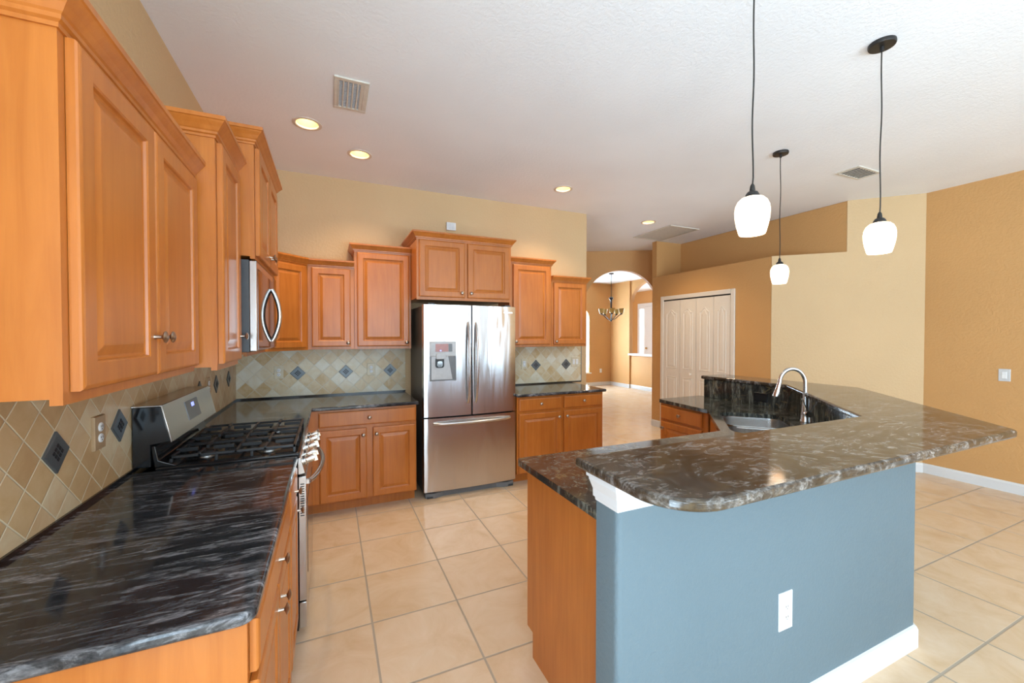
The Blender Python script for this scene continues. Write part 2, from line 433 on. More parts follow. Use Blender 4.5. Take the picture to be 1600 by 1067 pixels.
def AP(s, z, th): p = A0 + dirA * s + nA * th; return (p.x, p.y, z)
lo = [mb.bm.verts.new(AP(s, z, 0)) for s, z in arch_poly_w]; hi = [mb.bm.verts.new(AP(s, z, .12)) for s, z in arch_poly_w]
n_ = len(lo)
for i in range(n_): mb.bm.faces.new((lo[i], lo[(i + 1) % n_], hi[(i + 1) % n_], hi[i]))
mb.bm.faces.new(lo[::-1]); mb.bm.faces.new(hi)
mb.bm.normal_update(); bmesh.ops.triangulate(mb.bm, faces=[f for f in mb.bm.faces if len(f.verts) > 4])
struct(mb.build('wall_arch', M['wall_shaded']), 'tan wall with a round arched opening to the dining room', 'wall')
slab('wall_passage_side', M['wall_shaded'], 2.70, 2.82, 4.5, 10.2, 0, ZC, label='tan wall on the left of the dining room', cat='wall')
# dining room
YD, XD = 10.07, 7.76
mb = MB(); mb.box(2.82, 5.5, YD, YD + .12, 0, ZC); mb.box(6.99, XD + .12, YD, YD + .12, 0, ZC); mb.box(5.5, 6.99, YD, YD + .12, 0, .40)
poly = [(5.5, ZC)] + [(6.245 - .745 * math.cos(math.pi * k / 24), 1.98 + .46 * math.sin(math.pi * k / 24)) for k in range(25)] + [(6.99, ZC)]
mb.prism(poly, YD, YD + .12, 'y')
struct(mb.build('wall_dining_far', M['wall_shaded']), 'tan far wall of the dining room with an arched window', 'wall')
mb = MB()
poly = [(5.5 + .05, .42)] + [(6.245 - .695 * math.cos(math.pi * k / 24), 1.98 + .42 * math.sin(math.pi * k / 24)) for k in range(25)] + [(6.94, .42)]
mb.prism([(5.5, .40)] + [(6.245 - .745 * math.cos(math.pi * k / 24), 1.98 + .46 * math.sin(math.pi * k / 24)) for k in range(25)] + [(6.99, .40)], YD + .05, YD + .07, 'y')
win = struct(mb.build('window_4', M['skypane']), 'bright arched dining room window, sliver seen beside the kitchen wall', 'window')
MB().box(5.45, 7.04, YD - .05, YD + .02, .37, .40).build('window_sill', M['white'], win)
# dining side wall with half wall opening to foyer
mb = MB(); mb.box(XD, XD + .12, 9.22, YD, 0, ZC); mb.box(XD + .05, XD + .17, 7.6, 9.22, 0, .93); mb.box(XD, XD + .12, 5.9, 7.6, 0, ZC)
poly = [(9.22, ZC)] + [(8.41 + .81 * math.cos(math.pi * k / 24), 2.45 + .53 * math.sin(math.pi * k / 24)) for k in range(25)] + [(7.6, ZC)]
mb.prism(poly, XD + .05, XD + .17, 'x')
struct(mb.build('wall_dining_side', M['wall_shaded']), 'tan dining room side wall with a half wall and arched opening', 'wall')
struct(MB().box(XD - .02, XD + .24, 7.58, 9.26, .93, .985).build('trim_1', M['white'], bevel=.01), 'white cap on top of the dining room half wall', 'trim')
slab('wall_foyer', M['wall_shaded'], 10.1, 10.22, 5.7, 12.3, 0, ZC, label='tan foyer wall beside the front door', cat='wall')
slab('wall_foyer_far', M['wall_shaded'], 7.88, 10.1, 12.18, 12.3, 0, ZC, label='tan wall at the end of the foyer', cat='wall')
slab('wall_foyer_near', M['wall_shaded'], 5.6, 10.1, 5.58, 5.70, 0, ZC, label='tan wall behind the pantry', cat='wall')
# front door + sidelight in foyer
fd = struct(thing('door_2', (10.1, 11.0, 0), 0, None, None), 'white front door with brass knob beyond the half wall', 'door')
MB().box(-.05, 0, -.48, .50, 0, 2.62).build('door_frame', M['white'], fd)
MB().box(-.08, -.05, -.42, .10, .02, 2.5).build('door_panel', M['white'], fd, bevel=.01)
MB().lathe([(.0, 0), (.03, .0), (.035, .02), (.02, .05), (0, .055)], (-.13, .0, 1.05), 'x').build('knob', simple('brass', (.6, .4, .15), .25, 1), fd, smooth=True)
MB().box(-.07, -.055, .19, .37, .85, 2.42).build('sidelight', M['skypane'], fd)

# baseboards
BB = [(0, 0), (.016, 0), (.016, .085), (.010, .100), (0, .104)]
def baseboard(name, path, label):
    return struct(MB().sweep(path, BB, 0).build(name, M['white']), label, 'baseboard')
baseboard('baseboard_right', [(XR, 2.235), (XR, -4.07)], 'white baseboard along the right wall')
baseboard('baseboard_angled', [(PX - .004, 3.243), (XR - .004, 2.231)], 'white baseboard along the angled wall')
baseboard('baseboard_pantry', [(PX, 5.25), (PX, 5.06)], 'short white baseboard left of the pantry doors')
baseboard('baseboard_dining_side', [(XD, YD), (XD, 9.22), (XD + .05, 9.22), (XD + .05, 7.6)][::1], 'white baseboard along the dining room side wall')
baseboard('baseboard_dining_far', [(2.82, YD), (XD, YD)], 'white baseboard under the dining room window wall')

# ------------------------------------------------------------------ pantry bifold doors
dr = struct(thing('door_1', (PX, 0, 0), 0, None, None), 'white four-panel folding pantry doors with arched panels in white casing', 'door')
mb = MB(); cp = [(0, 0), (.012, 0), (.018, .02), (.018, .05), (.012, .062), (0, .062)]
y0, y1, zt = 3.787, 4.990, 2.062
mb.box(-.020, 0, y0 - .06, y0, 0, zt + .062); mb.box(-.020, 0, y1, y1 + .06, 0, zt + .062); mb.box(-.020, 0, y0, y1, zt, zt + .062)
mb.build('door_casing', M['doorwhite'], dr, bevel=.006)
MB().box(-.006, 0, y0, y1, zt - .03, zt).build('track_gap_shade', M['slot'], dr)  # dark strip painted for the shade in the gap above the leaves
edges = [y1 - .003, 4.652, 4.348, 4.053, y0 + .003]
for i in range(4):
    a1_, a0_ = edges[i] - .003, edges[i + 1] + .003
    mb = MB(); mb.box(-.014, 0, a0_, a1_, .02, zt - .02)
    wv = a1_ - a0_
    for (zl, zh, arched) in ((.16, .86, False), (.99, zt - .16, True)):
        def loop(ins, dep):
            l, r_, b0, t0 = a0_ + .06 + ins, a1_ - .06 - ins, zl + ins, zh - ins
            pts = [(r_, b0), (l, b0)]
            if arched:
                K = 12
                for k in range(K + 1):
                    s = k / K; y = l + (r_ - l) * s
                    hgt = .055 * (0.5 - .5 * math.cos(2 * math.pi * min(max((s - .08) / .84, 0), 1)))
                    pts.append((y, t0 - .055 + hgt))
            else: pts += [(l, t0), (r_, t0)]
            return [(dep, y, z) for y, z in pts]
        mb.rings([loop(0, -.0141), loop(.006, -.019), loop(.016, -.012), loop(.028, -.012), loop(.045, -.018)], False, True)
    lf = mb.build('door_leaf', M['doorwhite'], dr)
    if i == 1:
        MB().lathe([(.008, 0), (.008, .012), (.018, .02), (.016, .03), (0, .034)], (0, 0, 0), 'z').build('knob', M['doorwhite'], lf, loc=(-.018, 4.44, .925), rot=(0, R(-90), 0), smooth=True)

# ------------------------------------------------------------------ cabinetry
def inset_rings(mb, x0, x1, z0, z1, steps, y=0):
    rs = []
    for ins, dep in steps:
        rs.append([(x0 + ins, y - dep, z0 + ins), (x1 - ins, y - dep, z0 + ins), (x1 - ins, y - dep, z1 - ins), (x0 + ins, y - dep, z1 - ins)])
    mb.rings(rs, True, True)
DOOR = [(0, 0), (0, .014), (.0025, .0175), (.006, .019), (.010, .020), (.052, .020), (.056, .017), (.058, .011), (.063, .009), (.066, .009), (.088, .0165), (.092, .017)]
DRAWER = [(0, 0), (0, .013), (.003, .017), (.010, .020), (.012, .020)]
def knob(parent, x, y, z):
    MB().lathe([(.0065, 0), (.0055, .004), (.0048, .016), (.008, .019), (.0155, .022), (.0165, .0245), (.013, .028), (.006, .0305), (0, .031)], (0, 0, 0), '-y', 20).build(
        'knob', M['nickel'], parent, loc=(x, y, z), smooth=True)
def front(parent, kind, face_y, x0, x1, z0, z1, kn=None):
    mb = MB(); inset_rings(mb, x0, x1, z0, z1, DOOR if kind == 'door' else DRAWER, face_y - .001)
    o = mb.build(kind, M['wood'], parent)
    o.data.polygons.foreach_set('use_smooth', [False] * len(o.data.polygons))
    if kn: knob(o, kn[0], face_y - .021, kn[1])
    return o
CROWN = [(-.01, 0), (.004, 0), (.005, .008), (.011, .012), (.012, .020), (.016, .024), (.024, .036), (.034, .048), (.038, .054), (.042, .056), (.042, .070), (-.01, .070)]
def crown(parent, path, ztop):
    return MB().sweep(path, CROWN, ztop - .070).build('crown_molding', M['wood'], parent)
def upper(loc, rz, w_, dep, z0, ztop, fronts, sides, label, group=None, has_crown=True, body=None):
    t = thing('wall_cabinet', (loc[0], loc[1], z0), rz, label, 'cabinet', group)
    h = ztop - z0
    bh = h - .02
    mb = MB()
    mb.box(0.001, w_ - .001, -dep + .019, 0, 0.012, bh)
    # face frame and end stiles
    fr = .038
    mb.box(0.0005, fr, -dep, -dep + .019, 0, bh); mb.box(w_ - fr, w_ - .0005, -dep, -dep + .019, 0, bh)
    mb.box(fr, w_ - fr, -dep, -dep + .019, 0, .035); mb.box(fr, w_ - fr, -dep, -dep + .019, bh - .08, bh)
    if len(fronts) == 2: mb.box(w_ / 2 - .02, w_ / 2 + .02, -dep, -dep + .019, .035, bh - .08)
    mb.build('carcass', M['wood'], t)
    for f in fronts: front(t, 'door', -dep, f[0], f[1], f[2] - z0, f[3] - z0, (f[4], f[5] - z0) if len(f) > 4 else None)
    if has_crown:
        p = []
        if 'l' in sides: p.append((0, 0))
        p += [(0, -dep), (w_, -dep)]
        if 'r' in sides: p.append((w_, 0))
        crown(t, p, h)
    return t
# left wall uppers: local x -> world +y, local -y -> world +x
r90 = R(90)
XW = XL + .001
upper((XW, 1.045), r90, .809, .330, 1.372, 2.147,
      [(.022, .400, 1.395, 2.075, .375, 1.50), (.408, .795, 1.395, 2.075, .433, 1.50)], 'l',
      'tall two-door maple wall cabinet nearest the viewer at the left edge', 'left wall cabinets')
upper((XW, 1.856), r90,   .378, .400, 1.372, 2.312,
      [(.022, .356, 1.395, 2.235, .325, 1.50)], 'l', 'single-door maple wall cabinet just before the microwave', 'left wall cabinets')
upper((XW, 2.236), r90, .760, .470, 1.862, 2.462,
      [(.022, .376, 1.88, 2.385, .345, 1.93), (.384, .738, 1.88, 2.385, .415, 1.93)], 'lr', 'two-door maple wall cabinet above the microwave', 'left wall cabinets')
upper((XW, 2.998), r90, .772, .314, 1.372, 2.185,
      [(.022, .376, 1.395, 2.115, .345, 1.45), (.394, .750, 1.395, 2.115, .425, 1.45)], '', 'maple wall cabinet hidden behind the microwave near the corner', 'left wall cabinets')
# diagonal corner cabinet
t = thing('corner_cabinet', (0, 0, 1.372), 0, 'angled corner maple wall cabinet between microwave and back wall', 'cabinet', 'back wall cabinets')
C0 = (XW + .314, 3.771); C1 = (-.186, 4.066)
MB().prism([(XW, 3.772), C0, C1, (C1[0], YB - .001), (XW, YB - .001)], 0, 2.165 - 1.372).build('carcass', M['wood'], t)
dv = Vector((C1[0] - C0[0], C1[1] - C0[1])); ang = math.atan2(dv.y, dv.x); dl = dv.length
dro = MB(); inset_rings(dro, .03, dl - .03, .022, .74, DOOR, -.001)
dob = dro.build('door', M['wood'], t, loc=(C0[0], C0[1], 0), rot=(0, 0, ang))
knob(dob, .06, -.021, .12)
MB().sweep([C0, C1], CROWN, 2.185 - 1.372 - .07).build('crown_molding', M['wood'], t)
UB = YB - .001
def back_upper(x0, x1, dep, z0, zt, doors, sides, label):
    return upper((x0, UB), 0, x1 - x0, dep, z0, zt, [(d_[0] - x0, d_[1] - x0, d_[2], d_[3], d_[4] - x0, d_[5]) for d_ in doors], sides, label, 'back wall cabinets')
back_upper(-.185, .203, .315, 1.375, 2.185, [(-.152, .170, 1.400, 2.112, .148, 1.435)], '', 'short single-door maple wall cabinet next to the angled corner cabinet')
back_upper(.204, .722, .325, 1.375, 2.352, [(.228, .700, 1.400, 2.275, .675, 1.435)], 'lr', 'wide single-door maple wall cabinet left of the refrigerator')
back_upper(.724, 1.672, .600, 1.835, 2.462, [(.746, 1.180, 1.862, 2.385, 1.150, 1.905), (1.212, 1.650, 1.862, 2.385, 1.242, 1.905)], 'lr', 'two-door maple wall cabinet above the refrigerator')
back_upper(1.776, 2.294, .325, 1.375, 2.352, [(1.815, 2.270, 1.400, 2.275, 1.842, 1.435)], 'lr', 'tall single-door maple wall cabinet right of the refrigerator')
back_upper(2.296, 2.772, .325, 1.375, 2.180, [(2.322, 2.748, 1.400, 2.105, 2.348, 1.435)], 'r', 'short single-door maple wall cabinet at the right end of the back wall')
# filler panel to the right of the over-fridge cabinet
# base cabinets
def base(name, loc, rz, w_, dep, fronts, label, group, toe=.085, h=.883):
    t = thing(name, loc, rz, label, 'cabinet', group)
    mb = MB(); mb.box(.001, w_ - .001, -dep, 0, .105, h); mb.box(.001, w_ - .001, -dep + toe, 0, 0, .105)
    mb.build('carcass', M['wood'], t)
    for f in fronts: front(t, f[0], -dep, f[1], f[2], f[3], f[4], f[5] if len(f) > 5 else None)
    return t
base('base_cabinet', (XW, 1.045, 0), r90, .809, .620,
     [('drawer', .022, .787, .745, .865, (.40, .805)), ('door', .022, .398, .12, .725, (.368, .665)), ('door', .411, .787, .12, .725, (.441, .665))],
     'two-door maple base cabinet under the near end of the left counter', 'left base cabinets')
base('base_cabinet', (XW, 1.856, 0), r90, .388, .620,
     [('drawer', .022, .366, .745, .865, (.194, .805)), ('door', .022, .366, .12, .725, (.33, .665))],
     'narrow maple base cabinet directly before the stove', 'left base cabinets')
base('base_cabinet', (XW, 2.998, 0), r90, .702, .600,
     [('door', .03, .60, .12, .86, (.06, .80))],
     'maple base cabinet in the corner just beyond the stove', 'left base cabinets')
base('base_cabinet', (-.190, UB, 0), 0, .892, .678,
     [('drawer', .095, .886, .740, .862, (.490, .802)), ('door', .100, .468, .110, .712, (.440, .655)), ('door', .518, .880, .110, .712, (.548, .655))],
     'two-door maple base cabinet with wide drawer left of the refrigerator', 'back base cabinets', toe=.09)
base('base_cabinet', (1.700, UB, 0), 0, 1.045, .680,
     [('drawer', .020, .505, .740, .862, (.262, .803)), ('drawer', .542, 1.025, .740, .862, (.783, .803)),
      ('door', .020, .505, .110, .712, (.475, .655)), ('door', .542, 1.025, .110, .712, (.572, .655))],
     'two-door two-drawer maple base cabinet right of the refrigerator', 'back base cabinets', toe=.09)

# countertops
def counter(name, poly, radii, z0, z1, m, label, bev=.010):
    p = round_poly(poly, radii) if radii else poly
    o = MB().prism(p, z0, z1).build(name, m, bevel=bev, seg=3)
    return tag(o, label, 'countertop', 'granite countertops')
counter('countertop', [(XL + .001, 1.012), (-.150, 1.012), (-.150, 2.243), (XL + .001, 2.243)], [0, .035, 0, 0], .884, .914, M['granite'],
        'glossy black granite countertop with white streaks in the left foreground')
counter('countertop', [(XL + .001, 2.998), (-.141, 2.998), (-.141, 3.657), (.716, 3.657), (.716, YB - .001), (XL + .001, YB - .001)], [0, 0, .02, .008, 0, 0], .884, .914, M['granite'],
        'L-shaped black granite countertop in the corner between stove and refrigerator')
counter('countertop', [(1.692, 3.657), (2.772, 3.657), (2.772, YB - .001), (1.692, YB - .001)], [0, .015, 0, 0], .884, .914, M['granite'],
        'black granite countertop right of the refrigerator')

# ------------------------------------------------------------------ backsplashes (origin sits on an accent tile centre)
def accent(parent, x, z, y=0):
    a = .066
    mb = MB()
    def dia(s, d): return [(s, d, 0), (0, d, s), (-s, d, 0), (0, d, -s)]
    mb.rings([dia(a, 0), dia(a, -.006), dia(a - .004, -.0075), dia(a - .014, -.0075)], True, True)
    o = mb.build('accent_tile', M['pewter'], parent, loc=(x, y, z)); 
    mb = MB(); k = .0105
    for i in (-1, 0, 1):
        for j in (-1, 0, 1):
            u, v = (i - j) * k * 1.0, (i + j) * k * 1.0; s = .0078
            mb.rings([[(u + s, -.0074, v), (u, -.0074, v + s), (u - s, -.0074, v), (u, -.0074, v - s)],
                      [(u + s * .8, -.0092, v), (u, -.0092, v + s * .8), (u - s * .8, -.0092, v), (u, -.0092, v - s * .8)]], True, True)
    mb.build('cross_motif', M['pewterdark'], o)
def backsplash(org, rz, x0, x1, z0, z1, m, accents, label):
    o = MB().box(x0, x1, 0, .0075, z0, z1).build('tile_backsplash', m, loc=org, rot=(0, 0, rz))
    tag(o, label, 'backsplash')
    for a in accents: accent(o, a, 0)
    MB().box(x0, x1, -.008, 0, z0 - .0005, z0 + .014).build('black_liner', M['black'], o)
    return o
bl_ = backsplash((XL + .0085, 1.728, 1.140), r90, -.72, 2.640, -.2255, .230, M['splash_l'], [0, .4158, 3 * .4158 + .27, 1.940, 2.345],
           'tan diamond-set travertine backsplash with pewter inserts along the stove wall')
bk_ = backsplash((-.287, YB - .0085, 1.143), 0, -.496, 1.003, -.2285, .2315, M['splash'], [0, .4243, .8486],
           'pale diamond-set travertine backsplash with three pewter inserts left of the refrigerator')
br_ = backsplash((2.262, YB - .0085, 1.143), 0, -.57, .645, -.2285, .2315, M['splash'], [0, .4243],
           'pale diamond-set travertine backsplash with two pewter inserts right of the refrigerator')
MB().box(.645, .652, -.004, .0075, -.2285, .2315).build('edge_strip', M['panelgrey'], br_)

# ------------------------------------------------------------------ outlets and switches
def plate(name, loc, rz, w_, h_, m, kind, label, cat, inner=None, th=.006, group=None):
    t = thing(name, loc, rz, label, cat, group)
    mb = MB(); inset_rings(mb, -w_ / 2, w_ / 2, -h_ / 2, h_ / 2, [(0, 0), (0, th * .6), (.003, th)], 0); mb.build('plate', m, t)
    inner = inner or M['plastic']
    if kind == 'duplex':
        for s in (-1, 1):
            mb = MB(); mb.lathe([(.0165, 0), (.0165, .003), (.015, .004)], (0, 0, 0), '-y', 20)
            o = mb.build('receptacle', inner, t, loc=(0, -th, s * .020), smooth=True)
            mb = MB()
            for sx in (-.006, .006): mb.box(sx - .0012, sx + .0012, -.0046, -.004, -.001, .007)
            mb.lathe([(.0022, .004), (.0022, .0046)], (0, 0, -.007), '-y', 8)
            mb.build('slots', M['slot'], o)
    elif kind == 'rocker1' or kind == 'rocker2':
        xs = [0] if kind == 'rocker1' else [-.023, .023]
        for x in xs:
            mb = MB(); inset_rings(mb, -.016, .016, -.033, .033, [(0, 0), (0, .002), (.002, .004)], 0)
            mb.build('rocker', inner, t, loc=(x, -th, 0))
    elif kind == 'toggle':
        mb = MB(); mb.box(-.005, .005, -.011, 0, -.004, .012); mb.build('toggle', inner, t, loc=(0, -th, 0))
    elif kind == 'gfci':
        mb = MB(); inset_rings(mb, -.017, .017, -.034, .034, [(0, 0), (0, .002), (.001, .003)], 0)
        o = mb.build('receptacle', inner, t, loc=(0, -th, 0))
        for z in (-.02, .02):
            mb = MB()
            for sx in (-.006, .006): mb.box(sx - .0012, sx + .0012, -.0036, -.003, z - .004, z + .004)
            mb.lathe([(.0022, .003), (.0022, .0036)], (0, 0, z - .009), '-y', 8)
            mb.build('slots', M['slot'], o)
    return t
PLT = XL + .0088
plate('wall_outlet', (PLT, 1.977, 1.148), r90, .078, .124, M['stoneplate_tan'], 'duplex', 'stone-plated white outlet between the two nearest pewter inserts on the stove wall', 'outlet', th=.010)
plate('wall_outlet', (PLT, 3.44, 1.150), r90, .078, .124, M['stoneplate_tan'], 'duplex', 'stone-plated outlet beyond the stove backguard', 'outlet', th=.010)
PB = YB - .0095
plate('wall_outlet', (-.445, PB, 1.155), 0, .078, .120, M['stoneplate'], 'duplex', 'stone-plated outlet nearest the left corner of the back wall', 'outlet')
plate('wall_outlet', (.376, PB, 1.158), 0, .078, .120, M['stoneplate'], 'duplex', 'stone-plated outlet between the second and third pewter inserts on the back wall', 'outlet')
plate('light_switch', (2.105, PB, 1.163), 0, .080, .124, M['stoneplate'], 'gfci', 'single stone switch plate right beside the refrigerator', 'switch')
plate('light_switch', (2.820, PB, 1.170), 0, .120, .124, M['stoneplate'], 'rocker2', 'double white rocker switch at the right end of the back wall', 'switch')
plate('wall_outlet', (1.592, .9905, .446), 0, .078, .145, M['plastic'], 'gfci', 'white outlet low on the blue island wall', 'outlet')
plate('light_switch', (XR - .0005, 1.648, 1.12), R(-90), .078, .118, M['plasticgrey'], 'rocker1', 'light grey rocker switch on the tan wall at right', 'switch')
plate('wall_outlet', (7.40, YD - .0005, .44), 0, .075, .118, M['plastic'], 'duplex', 'small white outlet low on the far dining room wall', 'outlet')
t = thing('wall_chime', (1.213, YB - .0005, 2.694), 0, 'small white ribbed box on the wall above the refrigerator cabinet', 'chime')
MB().box(-.052, .052, -.03, 0, -.042, .042).build('housing', M['plastic'], t, bevel=.004)
mb = MB()
for i in range(9): mb.box(-.040 + i * .009, -.036 + i * .009, -.0325, -.03, -.034, .034)
mb.build('grille', M['plasticgrey'], t)

# ------------------------------------------------------------------ refrigerator
FX0, FX1, FY = .768, 1.690, 3.700
fr = thing('refrigerator', (FX0, FY, 0), 0, 'stainless steel french-door refrigerator with bottom freezer', 'refrigerator')
W = FX1 - FX0
MB().box(.004, W - .004, .085, .660, .045, 1.775).build('body', M['charcoal'], fr, bevel=.004)
mb = MB(); mb.prism([(.02, .085), (.02, .02), (.10, -.005), (.20, .03), (W - .20, .03), (W - .10, -.005), (W - .02, .02), (W - .02, .085)], .0, .045)
mb.build('base_grille', M['panelgrey'], fr)
def curved_door(x0, x1, z0, z1, bow=.018, depth=.075, n=14):
    mb = MB(); pts = []
    for i in range(n + 1):
        s = i / n; x = x0 + (x1 - x0) * s
        X = x / W; y = -bow * (1 - (2 * X - 1) ** 2)
        pts.append((x, y))
    e = .010
    front_ = [(x0, pts[0][1] + e)] + [(x0 + .003, pts[0][1] + .002)] + pts[1:-1] + [(x1 - .003, pts[-1][1] + .002), (x1, pts[-1][1] + e)]
    mb.prism(front_ + [(x1, depth), (x0, depth)], z0, z1)
    return mb
gap = .004; mid = W * .5 - .004
dl_ = curved_door(.002, mid - gap, .752, 1.785).build('door', M['fridge_steel'], fr, smooth=True)
dr_ = curved_door(mid + gap, W - .002, .752, 1.785).build('door', M['fridge_steel'], fr, smooth=True)
fz = curved_door(.002, W - .002, .062, .738).build('freezer_drawer', M['fridge_steel'], fr, smooth=True)
def bowed(a, b, outv, r, n=16, flat=None):
    a, b, outv = Vector(a), Vector(b), Vector(outv); pts = []
    for i in range(n + 1):
        s = i / n; k = min(1, math.sin(math.pi * s) * 1.0) ** .5
        pts.append(a.lerp(b, s) + outv * k)
    return MB().tube(pts, r, 12)
for d_, x in ((dl_, mid - .040), (dr_, mid + .038)):
    bowed((x, -.012, .865), (x, -.012, 1.625), (0, -.062, 0), .0125).build('handle', M['steel'], d_, smooth=True)
bowed((.090, -.008, .690), (W - .07, -.008, .690), (0, -.062, 0), .0135).build('handle', M['steel'], fz, smooth=True)
# dispenser on the left door
dx0, dx1 = .055, .300; DB = -.0135
disp = MB(); disp.box(dx0, dx1, -.026, -.002, 1.31, 1.447); 
do = disp.build('dispenser', M['lightgrey'], dl_, bevel=.006)
mb = MB(); z0, z1 = 1.085, 1.31
mb.box(dx0, dx0 + .012, -.024, .0, z0, z1); mb.box(dx1 - .012, dx1, -.024, .0, z0, z1); mb.box(dx0 + .012, dx1 - .012, -.024, 0, z0, z0 + .012)
mb.build('bezel', M['panelgrey'], do)
MB().face([(dx0 + .012, -.0175, z0 + .012), (dx1 - .012, -.0175, z0 + .012), (dx1 - .012, -.0175, z1), (dx0 + .012, -.0175, z1)])
mb = MB(); mb.box(dx0 + .012, dx1 - .012, -.0195, -.006, z0 + .012, z1); mb.build('recess', M['lightgrey'], do)
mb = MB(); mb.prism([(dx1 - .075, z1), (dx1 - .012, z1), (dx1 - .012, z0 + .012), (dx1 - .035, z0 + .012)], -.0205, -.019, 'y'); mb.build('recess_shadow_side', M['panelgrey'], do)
mb = MB(); mb.prism(rrect(.105, .185, 1.205, 1.30, .02), -.028, -.019, 'y'); mb.build('paddle', M['blackmatte'], do)
mb = MB(); mb.prism(rrect(.120, .170, 1.212, 1.265, .016), -.033, -.028, 'y'); mb.build('lever', M['chrome'], do)
mb = MB(); mb.box(.11, .20, -.036, -.0265, 1.285, 1.335); mb.build('spout', M['lightgrey'], do, bevel=.004)
mb = MB(); mb.box(.105, .225, -.0275, -.0262, 1.352, 1.425); mb.build('screen', M['screen'], do)
mb = MB(); mb.box(.227, .262, -.0275, -.0262, 1.352, 1.425); mb.build('buttons', M['panelgrey'], do)
MB().box(.145, .160, -.029, -.0276, 1.358, 1.368).build('indicator', M['blueled'], do)
mb = MB(); mb.box(W - .135, W - .045, -.0125, -.004, 1.722, 1.730); mb.build('badge', M['chrome'], dr_)
for x in (.05, W - .11): MB().box(x, x + .06, .02, .12, 1.7855, 1.80).build('hinge_cover', M['charcoal'], fr)
for x in (.03, W - .09):
    MB().box(x, x + .06, -.0, .06, 0, .02).build('foot', M['charcoal'], fr, bevel=.004)

# ------------------------------------------------------------------ stove (range): local x = world y, local -y = world +x
rg = thing('gas_range', (XL + .001, 2.250, 0), r90, 'stainless gas range with black cooktop and slanted backguard', 'stove')
RW = .740
MB().box(.002, RW - .002, -.640, -.03, .04, .900).build('body', M['black'], rg)
for x in (.04, RW - .08):
    for y in (-.60, -.08): MB().box(x, x + .04, y, y + .04, 0, .04).build('foot', M['black'], rg)
mb = MB(); mb.box(0, RW, -.650, -.085, .901, .926); mb.build('cooktop', M['black'], rg, bevel=.008)
mb = MB(); mb.prism([(-.165, .926), (-.085, .926), (-.075, 1.02), (-.089, 1.02), (-.10, .955)], 0.001, RW - .001, 'x'); mb.build('cooktop_rear_lip', M['black'], rg, bevel=.003)
# backguard
mb = MB(); mb.prism([(-.012, .93), (-.012, 1.192), (-.111, 1.192), (-.145, 1.036), (-.074, 1.026), (-.074, .93)], .0, RW, 'x')
bgd = mb.build('backguard', M['black'], rg, bevel=.003)
mb = MB(); mb.prism([(-.010, 1.192), (-.010, 1.199), (-.115, 1.199), (-.152, 1.034), (-.145, 1.032), (-.111, 1.192)], -.004, RW + .004, 'x'); mb.build('steel_panel', M['steel'], bgd, bevel=.002)
sl = Vector((0, -.037, -.165)).normalized()
def onp(x, k, o): # k metres down the slanted face
    nn = Vector((0, -sl.z, sl.y)); nn = nn if nn.y < 0 else -nn
    p = Vector((x, -.115, 1.199)) + sl * k + nn * o; return tuple(p)
mb = MB(); mb.rings([[onp(.27, .03, .0), onp(.47, .03, .0), onp(.47, .125, .0), onp(.27, .125, .0)], [onp(.27, .03, .002), onp(.47, .03, .002), onp(.47, .125, .002), onp(.27, .125, .002)]])
disp_ = mb.build('display', M['panelgrey'], bgd)
mb = MB(); mb.rings([[onp(.355, .045, .002), onp(.395, .045, .002), onp(.395, .065, .002), onp(.355, .065, .002)], [onp(.355, .045, .003), onp(.395, .045, .003), onp(.395, .065, .003), onp(.355, .065, .003)]])
mb.build('digits', M['blueled'], disp_)
# front: control strip, knobs, door, drawer
mb = MB(); mb.prism([(-.640, .900), (-.652, .900), (-.675, .822), (-.640, .815)], 0, RW, 'x'); cs = mb.build('control_strip', M['steel'], rg, bevel=.003)
for i, x in enumerate((.09, .20, .37, .54, .65)):
    mb = MB(); mb.lathe([(.024, 0), (.024, .008), (.018, .012), (.018, .045), (.016, .05), (0, .05)], (0, 0, 0), '-y', 20)
    mb.box(-.006, .006, -.062, -.045, -.020, .020)
    mb.build('control_knob', M['chrome'], cs, loc=(x, -.664, .862), rot=(R(-14), 0, 0), smooth=True)
mb = MB(); mb.box(.002, RW - .002, -.677, -.642, .186, .806); od = mb.build('oven_door', M['steel'], rg, bevel=.003)
MB().box(.09, RW - .09, -.679, -.677, .28, .66).build('door_glass', M['darkglass'], od)
mb = MB()
for k in range(14): mb.box(.0005, .0022, -.668, -.651, .61 + k * .012, .614 + k * .012)
mb.build('vent_slots', M['slot'], od)
pts = []
for i in range(17):
    s = i / 16; pts.append((.02 + (RW - .04) * s, -.690 - .056 * math.sin(math.pi * s) ** .7, .775 + .0 * s))
MB().tube(pts, .013, 12).build('handle', M['steel'], od, smooth=True)
for x in (.02, RW - .02): MB().box(x - .012, x + .012, -.69, -.677, .765, .785).build('handle_mount', M['steel'], od)
MB().box(.002, RW - .002, -.675, -.642, .05, .178).build('storage_drawer', M['steel'], rg, bevel=.003)
